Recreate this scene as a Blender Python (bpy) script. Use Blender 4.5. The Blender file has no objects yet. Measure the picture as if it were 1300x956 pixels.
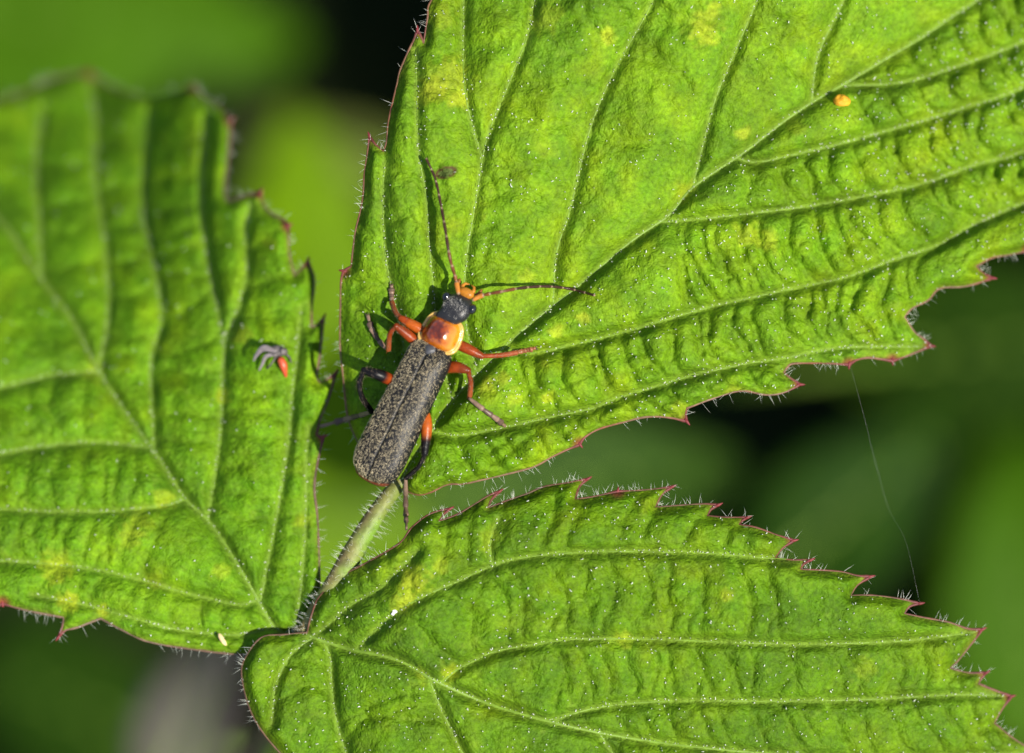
import bpy, math, random
import numpy as np
from mathutils import Vector, Matrix
from mathutils.geometry import delaunay_2d_cdt

rng = np.random.default_rng(7)
random.seed(7)
scene = bpy.context.scene
# 1 Blender unit = 1 cm
scene.unit_settings.system = 'METRIC'
scene.unit_settings.scale_length = 0.01

# ---------------------------------------------------------------- camera
PX = 240.0                       # photograph pixels per centimetre on the plane z = 0
CAMZ = 30.0
cam_d = bpy.data.cameras.new('macro_camera')
cam = bpy.data.objects.new('macro_camera', cam_d)
scene.collection.objects.link(cam)
cam.location = (0, 0, CAMZ)      # straight above the leaf, looking down
cam_d.sensor_width = 36
cam_d.lens = 36 * CAMZ / (1300 / PX)
cam_d.clip_start = 0.5
cam_d.clip_end = 20000
cam_d.dof.use_dof = True
cam_d.dof.focus_distance = CAMZ - 0.12
cam_d.dof.aperture_fstop = cam_d.lens * 1e-3 / 1.4      # entrance pupil 1.4 cm
scene.camera = cam

# ---------------------------------------------------------------- sky, sun, exposure
SUN_EL, SUN_AZ = math.radians(60), math.radians(-24)      # azimuth from +X, counter-clockwise
world = bpy.data.worlds.new('World')
scene.world = world
world.use_nodes = True
wn = world.node_tree.nodes
sky = wn.new('ShaderNodeTexSky')
sky.sky_type = 'NISHITA'
sky.sun_disc = False
sky.sun_elevation = SUN_EL
sky.sun_rotation = math.pi / 2 - SUN_AZ
world.node_tree.links.new(sky.outputs['Color'], wn['Background'].inputs['Color'])
wn['Background'].inputs['Strength'].default_value = 0.105
sun_d = bpy.data.lights.new('sun', 'SUN')
sun_d.energy = 4.5
sun_d.angle = math.radians(0.55)
sun_d.color = (1.0, 0.94, 0.82)
sun = bpy.data.objects.new('sun', sun_d)
scene.collection.objects.link(sun)
sdir = Vector((math.cos(SUN_EL) * math.cos(SUN_AZ), math.cos(SUN_EL) * math.sin(SUN_AZ), math.sin(SUN_EL)))
sun.location = sdir * 60
sun.rotation_euler = sdir.to_track_quat('Z', 'Y').to_euler()
scene.view_settings.view_transform = 'Standard'
scene.view_settings.look = 'None'
scene.view_settings.gamma = 1.0
scene.view_settings.use_curve_mapping = False
scene.view_settings.exposure = 0.92
scene.cycles.use_denoising = True
scene.cycles.max_bounces = 6
scene.cycles.caustics_reflective = False
scene.cycles.caustics_refractive = False


# ---------------------------------------------------------------- helpers
def W(px, py, z=0.0):
    """photograph position on a surface at height z -> world point"""
    k = (CAMZ - z) / CAMZ
    return np.stack(np.broadcast_arrays((np.asarray(px, float) - 650) / PX * k,
                                        (478 - np.asarray(py, float)) / PX * k,
                                        np.asarray(z, float)), -1)


def put(name, verts, faces, mat, parent=None, origin=(0, 0, 0), cols=None, smooth=True):
    me = bpy.data.meshes.new(name)
    v = np.asarray(verts, float) - np.asarray(origin, float)
    if isinstance(faces, np.ndarray) and faces.ndim == 2:
        n, k = faces.shape
        me.vertices.add(len(v))
        me.vertices.foreach_set('co', v.astype(np.float32).ravel())
        me.loops.add(n * k)
        me.loops.foreach_set('vertex_index', faces.astype(np.int32).ravel())
        me.polygons.add(n)
        me.polygons.foreach_set('loop_start', np.arange(0, n * k, k, dtype=np.int32))
        me.update(calc_edges=True)
        me.validate()
    else:
        me.from_pydata([tuple(p) for p in v], [], [tuple(int(i) for i in f) for f in faces])
    if smooth:
        me.polygons.foreach_set('use_smooth', np.ones(len(me.polygons), dtype=bool))
    if cols is not None:
        at = me.color_attributes.new('Col', 'FLOAT_COLOR', 'POINT')
        c = np.ones((len(v), 4), np.float32)
        c[:, :3] = cols
        at.data.foreach_set('color', c.ravel())
    me.materials.append(mat)
    o = bpy.data.objects.new(name, me)
    scene.collection.objects.link(o)
    if parent is not None:
        o.parent = parent
    else:
        o.location = origin
    return o


def root(name, loc, label, cat, group=None):
    o = bpy.data.objects.new(name, None)
    o.empty_display_size = 0.2
    scene.collection.objects.link(o)
    o.location = tuple(loc)
    return tag(o, label, cat, group)


def tag(o, label, cat=None, group=None, kind=None):
    if label: o['label'] = label
    if cat: o['category'] = cat
    if group: o['group'] = group
    if kind: o['kind'] = kind
    return o


def catmull(pts, step):
    """smooth curve through pts, resampled about every step"""
    p = np.asarray(pts, float)
    if len(p) == 2:
        n = max(2, int(np.linalg.norm(p[1] - p[0]) / step) + 1)
        return p[0] + (p[1] - p[0]) * np.linspace(0, 1, n)[:, None]
    q = np.vstack([2 * p[0] - p[1], p, 2 * p[-1] - p[-2]])
    out = []
    for i in range(len(p) - 1):
        p0, p1, p2, p3 = q[i:i + 4]
        n = max(1, int(np.linalg.norm(p2 - p1) / step))
        t = (np.arange(n) / n)[:, None]
        out.append(0.5 * ((2 * p1) + (-p0 + p2) * t + (2 * p0 - 5 * p1 + 4 * p2 - p3) * t ** 2
                          + (-p0 + 3 * p1 - 3 * p2 + p3) * t ** 3))
    out.append(p[-1:])
    return np.vstack(out)


def at_frac(poly, f):
    d = np.r_[0, np.cumsum(np.linalg.norm(np.diff(poly, axis=0), axis=1))]
    return np.stack([np.interp(np.asarray(f) * d[-1], d, poly[:, k]) for k in range(poly.shape[1])], -1)


def length(poly):
    return np.linalg.norm(np.diff(poly, axis=0), axis=1).sum()


def tube(pts, rad, sides=8, flat=1.0):
    """round-ended swept tube -> verts, faces, ring index of each vertex"""
    p = np.asarray(pts, float)
    r = np.broadcast_to(np.asarray(rad, float), (len(p),)).copy()
    t = np.gradient(p, axis=0)
    t /= np.linalg.norm(t, axis=1)[:, None] + 1e-12
    p = np.vstack([p[0] - t[0] * r[0] * .6, p, p[-1] + t[-1] * r[-1] * .6])
    t = np.vstack([t[0], t, t[-1]])
    r = np.r_[r[0] * .35, r, r[-1] * .35]
    up = np.array([0, 0, 1.0]) if abs(t[0][2]) < .9 else np.array([1.0, 0, 0])
    vs, ring = [], []
    a = np.linspace(0, 2 * np.pi, sides, endpoint=False)
    for i in range(len(p)):
        s = np.cross(t[i], up)
        s /= np.linalg.norm(s) + 1e-12
        up = np.cross(s, t[i])
        vs.append(p[i] + r[i] * (np.cos(a)[:, None] * s + flat * np.sin(a)[:, None] * up))
        ring += [i] * sides
    n = len(p)
    fs = [(i * sides + j, i * sides + (j + 1) % sides, (i + 1) * sides + (j + 1) % sides, (i + 1) * sides + j)
          for i in range(n - 1) for j in range(sides)]
    fs.append(tuple(range(sides))[::-1])
    fs.append(tuple((n - 1) * sides + j for j in range(sides)))
    ring = np.clip(np.array(ring) - 1, 0, n - 3)
    return np.vstack(vs), fs, ring


def join(parts):
    V, F, C, n = [], [], [], 0
    for v, f, c in parts:
        V.append(v)
        F += [tuple(i + n for i in q) for q in f]
        C.append(np.broadcast_to(np.asarray(c, float), (len(v), 3)))
        n += len(v)
    return np.vstack(V), F, np.vstack(C)


def cones(base, dirs, lens, rads):
    """vectorised hairs: three-sided tapering bristles with a slight bend"""
    base = np.asarray(base, float); n = len(base)
    d = dirs / (np.linalg.norm(dirs, axis=1)[:, None] + 1e-12)
    ref = np.where(np.abs(d[:, 2:3]) < .9, np.array([[0, 0, 1.0]]), np.array([[1.0, 0, 0]]))
    s = np.cross(d, ref); s /= np.linalg.norm(s, axis=1)[:, None]
    u = np.cross(s, d)
    lens = np.broadcast_to(lens, (n,))[:, None]; rads = np.broadcast_to(rads, (n,))[:, None]
    bend = (s * rng.normal(0, .07, (n, 1)) + u * rng.normal(0, .07, (n, 1))) * lens
    V = np.empty((n, 7, 3))
    for k in range(3):
        a = 2 * math.pi * k / 3
        off = s * math.cos(a) + u * math.sin(a)
        V[:, k] = base - d * lens * .08 + off * rads
        V[:, 3 + k] = base + d * lens * .55 + off * rads * .75 + bend * .3
    V[:, 6] = base + d * lens + bend
    f = []
    for k in range(3):
        j = (k + 1) % 3
        f += [(k, j, 3 + j), (k, 3 + j, 3 + k), (3 + k, 3 + j, 6)]
    f = np.array(f)
    F = (f[None] + (np.arange(n) * 7)[:, None, None]).reshape(-1, 3)
    return V.reshape(-1, 3), F


_H = rng.random((256, 256))
def vnoise(x, y, s):
    x = np.asarray(x, float) / s + 1000; y = np.asarray(y, float) / s + 1000
    xi = np.floor(x).astype(int); yi = np.floor(y).astype(int)
    fx = x - xi; fy = y - yi
    fx = fx * fx * (3 - 2 * fx); fy = fy * fy * (3 - 2 * fy)
    g = lambda a, b: _H[a & 255, b & 255]
    return (g(xi, yi) * (1 - fx) + g(xi + 1, yi) * fx) * (1 - fy) + (g(xi, yi + 1) * (1 - fx) + g(xi + 1, yi + 1) * fx) * fy


def sstep(a, b, x):
    t = np.clip((x - a) / (b - a), 0, 1)
    return t * t * (3 - 2 * t)


# ---------------------------------------------------------------- materials
def new_mat(name):
    m = bpy.data.materials.new(name)
    m.use_nodes = True
    return m, m.node_tree.nodes, m.node_tree.links, m.node_tree.nodes['Principled BSDF']


def simple(name, col=None, rough=.5, spec=.5, coat=0., noise=None, attr=False, sss=0., bump=None, trans=0.):
    m, n, l, b = new_mat(name)
    b.inputs['Roughness'].default_value = rough
    b.inputs['Specular IOR Level'].default_value = spec
    b.inputs['Coat Weight'].default_value = coat
    b.inputs['Coat Roughness'].default_value = .08
    if sss:
        b.inputs['Subsurface Weight'].default_value = sss
        b.inputs['Subsurface Radius'].default_value = (.03, .015, .006)
        b.inputs['Subsurface Scale'].default_value = 1.0
    tc = n.new('ShaderNodeTexCoord')
    src = None
    if attr:
        a = n.new('ShaderNodeVertexColor'); a.layer_name = 'Col'; src = a.outputs['Color']
    else:
        b.inputs['Base Color'].default_value = (*col, 1)
    if noise:
        sc, amt = noise
        t = n.new('ShaderNodeTexNoise'); t.inputs['Scale'].default_value = sc; t.inputs['Detail'].default_value = 5
        l.new(tc.outputs['Object'], t.inputs['Vector'])
        mr = n.new('ShaderNodeMapRange')
        mr.inputs['From Min'].default_value = .25; mr.inputs['From Max'].default_value = .75
        mr.inputs['To Min'].default_value = 1 - amt; mr.inputs['To Max'].default_value = 1 + amt
        l.new(t.outputs['Fac'], mr.inputs['Value'])
        mx = n.new('ShaderNodeVectorMath'); mx.operation = 'SCALE'
        if src: l.new(src, mx.inputs[0])
        else: mx.inputs[0].default_value = col
        l.new(mr.outputs['Result'], mx.inputs['Scale'])
        src = mx.outputs['Vector']
    if src: l.new(src, b.inputs['Base Color'])
    if bump:
        sc, dist, st = bump
        t = n.new('ShaderNodeTexNoise'); t.inputs['Scale'].default_value = sc; t.inputs['Detail'].default_value = 4
        l.new(tc.outputs['Object'], t.inputs['Vector'])
        bp = n.new('ShaderNodeBump'); bp.inputs['Distance'].default_value = dist; bp.inputs['Strength'].default_value = st
        l.new(t.outputs['Fac'], bp.inputs['Height'])
        l.new(bp.outputs['Normal'], b.inputs['Normal'])
    if trans:
        out = n['Material Output']
        tr = n.new('ShaderNodeBsdfTranslucent')
        if src: l.new(src, tr.inputs['Color'])
        else: tr.inputs['Color'].default_value = (*col, 1)
        mi = n.new('ShaderNodeMixShader'); mi.inputs['Fac'].default_value = trans
        l.new(b.outputs[0], mi.inputs[1]); l.new(tr.outputs[0], mi.inputs[2]); l.new(mi.outputs[0], out.inputs['Surface'])
    return m


def leaf_material(name, fine=True):
    """colour attribute x fine mottling, cell relief, waxy gloss and light shining through"""
    m, n, l, b = new_mat(name)
    out = n['Material Output']
    tc = n.new('ShaderNodeTexCoord')
    a = n.new('ShaderNodeVertexColor'); a.layer_name = 'Col'
    t1 = n.new('ShaderNodeTexNoise'); t1.inputs['Scale'].default_value = 5; t1.inputs['Detail'].default_value = 8; t1.inputs['Roughness'].default_value = .65
    l.new(tc.outputs['Object'], t1.inputs['Vector'])
    mr = n.new('ShaderNodeMapRange')
    mr.inputs['From Min'].default_value = .3; mr.inputs['From Max'].default_value = .7
    mr.inputs['To Min'].default_value = .70; mr.inputs['To Max'].default_value = 1.30
    l.new(t1.outputs['Fac'], mr.inputs['Value'])
    mx = n.new('ShaderNodeVectorMath'); mx.operation = 'SCALE'
    l.new(a.outputs['Color'], mx.inputs[0]); l.new(mr.outputs['Result'], mx.inputs['Scale'])
    col = mx.outputs['Vector']
    t4 = n.new('ShaderNodeTexNoise'); t4.inputs['Scale'].default_value = 42; t4.inputs['Detail'].default_value = 4; t4.inputs['Roughness'].default_value = .7
    l.new(tc.outputs['Object'], t4.inputs['Vector'])
    m4 = n.new('ShaderNodeMapRange'); m4.inputs['From Min'].default_value = .3; m4.inputs['From Max'].default_value = .7
    m4.inputs['To Min'].default_value = .64; m4.inputs['To Max'].default_value = 1.36
    l.new(t4.outputs['Fac'], m4.inputs['Value'])
    x4 = n.new('ShaderNodeVectorMath'); x4.operation = 'SCALE'
    l.new(col, x4.inputs[0]); l.new(m4.outputs['Result'], x4.inputs['Scale'])
    col = x4.outputs['Vector']
    # tiny yellowish flecks
    t3 = n.new('ShaderNodeTexNoise'); t3.inputs['Scale'].default_value = 13; t3.inputs['Detail'].default_value = 3
    l.new(tc.outputs['Object'], t3.inputs['Vector'])
    r3 = n.new('ShaderNodeMapRange'); r3.inputs['From Min'].default_value = .6; r3.inputs['From Max'].default_value = .78
    r3.inputs['To Max'].default_value = .38
    l.new(t3.outputs['Fac'], r3.inputs['Value'])
    mc = n.new('ShaderNodeMixRGB'); mc.inputs[2].default_value = (.25, .38, .03, 1)
    l.new(r3.outputs['Result'], mc.inputs[0]); l.new(col, mc.inputs[1])
    col = mc.outputs[0]
    l.new(col, b.inputs['Base Color'])
    b.inputs['Roughness'].default_value = .56
    b.inputs['Specular IOR Level'].default_value = .18
    if fine:
        v = n.new('ShaderNodeTexVoronoi'); v.feature = 'DISTANCE_TO_EDGE'; v.inputs['Scale'].default_value = 19
        wp = n.new('ShaderNodeTexNoise'); wp.inputs['Scale'].default_value = 12
        l.new(tc.outputs['Object'], wp.inputs['Vector'])
        vm = n.new('ShaderNodeVectorMath'); vm.operation = 'MULTIPLY_ADD'; vm.inputs[1].default_value = (.06, .06, .06)
        l.new(wp.outputs['Color'], vm.inputs[0]); l.new(tc.outputs['Object'], vm.inputs[2])
        l.new(vm.outputs[0], v.inputs['Vector'])
        rv = n.new('ShaderNodeMapRange'); rv.inputs['From Max'].default_value = .42
        l.new(v.outputs['Distance'], rv.inputs['Value'])
        t2 = n.new('ShaderNodeTexNoise'); t2.inputs['Scale'].default_value = 85; t2.inputs['Detail'].default_value = 5
        l.new(tc.outputs['Object'], t2.inputs['Vector'])
        ad = n.new('ShaderNodeMath'); ad.operation = 'MULTIPLY_ADD'; ad.inputs[1].default_value = 1.7
        l.new(t2.outputs['Fac'], ad.inputs[0]); l.new(rv.outputs['Result'], ad.inputs[2])
        bp = n.new('ShaderNodeBump'); bp.inputs['Distance'].default_value = .0088; bp.inputs['Strength'].default_value = .7
        l.new(ad.outputs[0], bp.inputs['Height']); l.new(bp.outputs['Normal'], b.inputs['Normal'])
    tr = n.new('ShaderNodeBsdfTranslucent')
    tm = n.new('ShaderNodeMixRGB'); tm.blend_type = 'MULTIPLY'; tm.inputs[0].default_value = 1
    tm.inputs[2].default_value = (1.5, 1.3, .2, 1)
    l.new(col, tm.inputs[1]); l.new(tm.outputs[0], tr.inputs['Color'])
    mi = n.new('ShaderNodeMixShader'); mi.inputs['Fac'].default_value = .34
    l.new(b.outputs[0], mi.inputs[1]); l.new(tr.outputs[0], mi.inputs[2])
    l.new(mi.outputs[0], out.inputs['Surface'])
    return m


M_LEAF = leaf_material('bramble_leaf_green')
M_BACK = leaf_material('undergrowth_leaf', fine=False)
M_BACK.node_tree.nodes['Principled BSDF'].inputs['Specular IOR Level'].default_value = .06
M_VEIN = simple("vein_pale_green", (.15, .255, .025), .5, .3, noise=(22, .3), trans=.2)
M_RIM = simple('leaf_margin_red_brown', rough=.55, spec=.3, attr=True, noise=(24, .45), bump=(60, .004, .5))
M_TIP = simple('tooth_tip_red', (.135, .02, .022), .5, .25, noise=(40, .35))
M_HAIR = simple('white_hair', (.78, .80, .70), .35, .5, trans=.35)
M_STEM = simple('stem', rough=.55, spec=.35, attr=True, noise=(18, .35), bump=(40, .01, .6))
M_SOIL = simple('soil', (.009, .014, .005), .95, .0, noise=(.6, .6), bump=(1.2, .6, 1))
M_DEAD = simple('dead_leaf', (.105, .088, .075), .8, .2, noise=(1.5, .35), bump=(3, .1, .6))
M_ELY = simple('wing_case_black', (.009, .0085, .008), .4, .26, noise=(30, .4), bump=(95, .004, .9))
M_SETA = simple('golden_hair', (.66, .54, .32), .3, .5)
M_SETAD = simple('brown_hair', (.26, .19, .12), .45, .4)
M_SETAG = simple('grey_hair', (.40, .38, .34), .4, .5)
M_BODY = simple('beetle_shell', rough=.33, spec=.3, attr=True, noise=(45, .25), bump=(110, .003, .6))
M_PRO = simple('amber_pronotum', rough=.2, spec=.5, coat=.5, attr=True, sss=.25, noise=(26, .22), bump=(30, .004, .5))
M_EYE = simple('eye_black', (.004, .004, .004), .12, .6, coat=.5, bump=(220, .002, .5))
M_LEG = simple('leg_shell', rough=.3, spec=.2, attr=True, noise=(50, .25), bump=(100, .003, .6))

# ---------------------------------------------------------------- ground, background leaves and added shade leaves
GZ = -26.0
xs = np.r_[-9000, -900, -200, -80, np.linspace(-40, 40, 41), 80, 200, 900, 9000]
gx, gy = np.meshgrid(xs, xs)
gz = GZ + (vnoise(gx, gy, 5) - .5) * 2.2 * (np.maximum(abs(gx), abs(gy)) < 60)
ng = len(xs)
gf = np.array([(j * ng + i, j * ng + i + 1, (j + 1) * ng + i + 1, (j + 1) * ng + i) for j in range(ng - 1) for i in range(ng - 1)])
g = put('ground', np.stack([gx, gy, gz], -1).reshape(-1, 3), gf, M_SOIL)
tag(g, 'dark shaded soil deep below the bramble', kind='structure')


def blade(L, Wd, seed, nu=22, nv=10, curl=.12, fold=.18):
    """a toothed bramble leaflet in its own frame (base at 0, tip along +Y), two-sided shell"""
    r = np.random.default_rng(seed)
    u = np.linspace(0, 1, nu * 2)
    w = Wd * np.sin(np.pi * np.clip(u, 0, 1) ** .8) ** .75 * (1 - .25 * u)
    w = w * (1 + .07 * (np.arange(nu * 2) % 2 * 2 - 1) * (u > .06)) + .004
    v = np.linspace(-1, 1, nv)
    U, V = np.meshgrid(u, v, indexing='ij')
    X = V * w[:, None]
    Y = U * L + abs(V) * L * .04
    ph = r.random() * 6
    Z = fold * abs(X) - curl * L * (U - .4) ** 2 + .06 * Wd * np.abs(np.sin((U * 8 - abs(V) * 2.2) * np.pi)) \
        + .06 * L * np.sin(U * 3 + ph) * V
    top = np.stack([X, Y, Z], -1).reshape(-1, 3)
    bot = top - np.array([0, 0, .03])
    n, k = len(u), nv
    f = []
    for i in range(n - 1):
        for j in range(k - 1):
            a = i * k + j
            f.append((a, a + 1, a + k + 1, a + k))
            f.append((a + n * k, a + k + n * k, a + k + 1 + n * k, a + 1 + n * k))
    for i in range(n - 1):
        for j in (0, k - 1):
            a = i * k + j
            q = (a, a + k, a + k + n * k, a + n * k)
            f.append(q if j == 0 else q[::-1])
    g = .5 + .5 * vnoise(U * 60 + seed * 17, V * 20, 6)
    return np.vstack([top, bot]), np.array(f), np.r_[g.ravel(), g.ravel()]


def rotm(tilt_x, tilt_y, heading):
    return np.array(Matrix.Rotation(tilt_y, 3, 'Y') @ Matrix.Rotation(tilt_x, 3, 'X') @ Matrix.Rotation(heading, 3, 'Z'))


# unseen leaves of the thicket, outside the lens's gap, added to shade the ground
V_, F_, C_, cnt = [], [], [], 0
n_under = 0
tries = 0
while n_under < 900 and tries < 20000:
    tries += 1
    x, y = (rng.uniform(-34, 40), rng.uniform(-34, 34)) if n_under < 450 else (rng.uniform(7, 26), rng.uniform(-22, 9))
    z = rng.uniform(-25, -18) if n_under < 450 else rng.uniform(-15.5, -9)  # second batch hangs higher on the sun's side, added to block direct sun
    L = rng.uniform(4, 7.5)
    half = 2.75 * (CAMZ - z) / CAMZ + 1.0
    if abs(x) < half + L * .68 and abs(y) < half * .75 + L * .68:
        continue
    v, f, gsh = blade(L, L * .34, tries, 8, 5)
    R = rotm(rng.normal(0, .35), rng.normal(0, .35), rng.uniform(0, 6.28))
    v = (v - np.array([0, L / 2, 0])) @ R.T + np.array([x, y, z])
    V_.append(v); F_.append(f + cnt); cnt += len(v)
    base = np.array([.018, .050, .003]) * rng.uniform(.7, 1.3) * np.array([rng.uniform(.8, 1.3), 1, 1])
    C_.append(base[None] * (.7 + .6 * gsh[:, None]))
    n_under += 1
u = put('unseen_shade_leaves', np.vstack(V_), np.vstack(F_), M_BACK, cols=np.vstack(C_))
tag(u, 'unseen dark green bramble leaves added to shade the ground below', 'unseen_shade_leaves', kind='stuff')


def back_leaf(px, py, z, Lpx, Wpx, heading, tx, ty, col, seed, label, mat=M_BACK, name='blurred_leaf', group='leaves far below the bramble leaf'):
    k = (CAMZ - z) / CAMZ
    L, Wd = Lpx / PX * k, Wpx / PX * k / 2
    v, f, gsh = blade(L, Wd, seed)
    R = rotm(tx, ty, math.radians(heading))
    c = W(px, py, z)
    v = (v - np.array([0, L / 2, 0])) @ R.T + c
    o = root(name, c, label, 'leaf', group)
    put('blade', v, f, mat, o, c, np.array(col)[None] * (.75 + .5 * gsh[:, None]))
    u = np.linspace(0, 1, 14)
    mid = np.stack([u * 0, u * L * .96, -.12 * L * (u - .4) ** 2 + .01], -1)
    tv, tf, _ = tube((mid - np.array([0, L / 2, 0])) @ R.T + c, .045 - .03 * u, 6)
    put('midrib', tv, tf, M_VEIN, o, c)
    st = np.stack([u * 0, -u * L * .35, -.12 * L * .16 - u ** 1.6 * L * .3], -1)
    tv, tf, _ = tube((st - np.array([0, L / 2, 0])) @ R.T + c, .06, 6)
    put('stalk', tv, tf, M_VEIN, o, c)
    return o


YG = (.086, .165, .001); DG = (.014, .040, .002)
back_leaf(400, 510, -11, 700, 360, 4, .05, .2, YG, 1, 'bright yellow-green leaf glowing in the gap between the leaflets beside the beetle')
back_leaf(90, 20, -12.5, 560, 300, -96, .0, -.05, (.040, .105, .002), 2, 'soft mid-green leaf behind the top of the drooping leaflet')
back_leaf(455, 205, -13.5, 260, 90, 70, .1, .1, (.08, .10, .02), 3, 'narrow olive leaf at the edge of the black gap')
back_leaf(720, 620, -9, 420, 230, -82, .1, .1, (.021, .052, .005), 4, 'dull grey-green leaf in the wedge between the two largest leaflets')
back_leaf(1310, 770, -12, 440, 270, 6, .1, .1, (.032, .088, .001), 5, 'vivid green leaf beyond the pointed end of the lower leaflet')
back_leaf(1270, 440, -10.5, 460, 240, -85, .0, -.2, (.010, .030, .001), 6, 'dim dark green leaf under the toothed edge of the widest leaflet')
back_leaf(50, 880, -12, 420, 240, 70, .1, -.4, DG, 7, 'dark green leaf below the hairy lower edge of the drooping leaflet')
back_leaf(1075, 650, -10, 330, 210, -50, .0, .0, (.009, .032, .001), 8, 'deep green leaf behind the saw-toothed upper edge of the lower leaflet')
back_leaf(250, 900, -9, 260, 150, -20, -.2, -.6, (1, 1, 1), 9, 'withered grey-brown leaf below the hairy leaflet edge', M_DEAD, 'withered_leaf')


# ---------------------------------------------------------------- the bramble leaf
class Leaflet:
    pass


def outline(pts, step=4.0):
    """pts: (x, y) or (x, y, 1) for a tooth tip, (x, y, 2) for a notch; corners stay sharp"""
    idx = [i for i, p in enumerate(pts) if len(p) == 3]
    n = len(pts)
    xy = np.array([p[:2] for p in pts], float)
    out, tips = [], []
    for a, b in zip(idx, idx[1:] + [idx[0] + n]):
        seg = xy[[i % n for i in range(a, b + 1)]]
        c = catmull(seg, step)
        if len(c) < 3 and np.linalg.norm(seg[0] - seg[-1]) < step:
            c = seg
        if pts[a % n][2] == 1: tips.append(sum(len(q) for q in out))
        out.append(c[:-1])
    P = np.vstack(out)
    return P, tips


def seg_dist(P, poly, d, maxd):
    """min distance from points P to a polyline, written into d where smaller"""
    lo, hi = poly.min(0) - maxd, poly.max(0) + maxd
    m = np.where((P[:, 0] > lo[0]) & (P[:, 0] < hi[0]) & (P[:, 1] > lo[1]) & (P[:, 1] < hi[1]))[0]
    if not len(m): return
    Q = P[m]; best = d[m]
    for a, b in zip(poly[:-1], poly[1:]):
        ab = b - a
        t = np.clip(((Q - a) @ ab) / (ab @ ab + 1e-9), 0, 1)
        dd = np.linalg.norm(Q - a - t[:, None] * ab, axis=1)
        np.minimum(best, dd, out=best)
    d[m] = best


def inside(P, poly):
    x, y = P[:, 0], P[:, 1]
    r = np.zeros(len(P), bool)
    for (x0, y0), (x1, y1) in zip(poly, np.roll(poly, -1, 0)):
        if y0 == y1: continue
        c = ((y0 > y) != (y1 > y)) & (x < (x1 - x0) * (y - y0) / (y1 - y0) + x0)
        r ^= c
    return r


def ladder(A, B, sp, r, jit=.45, start=.04, bow=.1):
    """cross veins between two neighbouring side veins"""
    res = []
    La, Lb = length(A), length(B)
    s = sp * .6
    while s < La * .98:
        fa = s / La
        a = at_frac(A, fa)
        fs = np.linspace(0, 1, 160)
        nb_ = at_frac(B, fs)
        kb = int(np.argmin(np.linalg.norm(nb_ - a, axis=1)))
        if kb in (0, 159):
            s += sp; continue
        fb = np.clip(fs[kb] + r.normal(.012, .01), 0, 1)
        b = at_frac(B, fb)
        if 10 < np.linalg.norm(b - a) < 190:
            n = np.array([-(b - a)[1], (b - a)[0]])
            k = [a]
            for t in (.25, .5, .75):
                k.append(a + (b - a) * t + n * (bow * (1 + .5 * math.sin(s)) * math.sin(t * math.pi) + r.normal(0, .05)))
            k.append(b)
            res.append(catmull(k, 9))
            if r.random() < .4:                      # fork
                t = r.uniform(.35, .6)
                p = at_frac(res[-1], t)
                q = at_frac(B, np.clip(fb + r.choice([-1, 1]) * sp * .5 / max(Lb, 1), 0, 1))
                res.append(catmull([p, (p + q) / 2 + r.normal(0, 3, 2), q], 9))
        s += sp * r.uniform(1 - jit, 1 + jit)
    return res


def fringe(A, side, sp, r, reach=75):
    """cross veins running out from the last side vein to the margin"""
    res = []
    La = length(A); s = sp
    while s < La * .97:
        a = at_frac(A, s / La); t = at_frac(A, min(1, s / La + .02)) - a
        t /= np.linalg.norm(t) + 1e-9
        n = np.array([-t[1], t[0]]) * side
        k = [a] + [a + (n * .9 + t * .45) * reach * q + r.normal(0, 3, 2) for q in (.35, .7, 1)]
        res.append(catmull(k, 9))
        s += sp * r.uniform(.75, 1.3)
    return res


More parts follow.
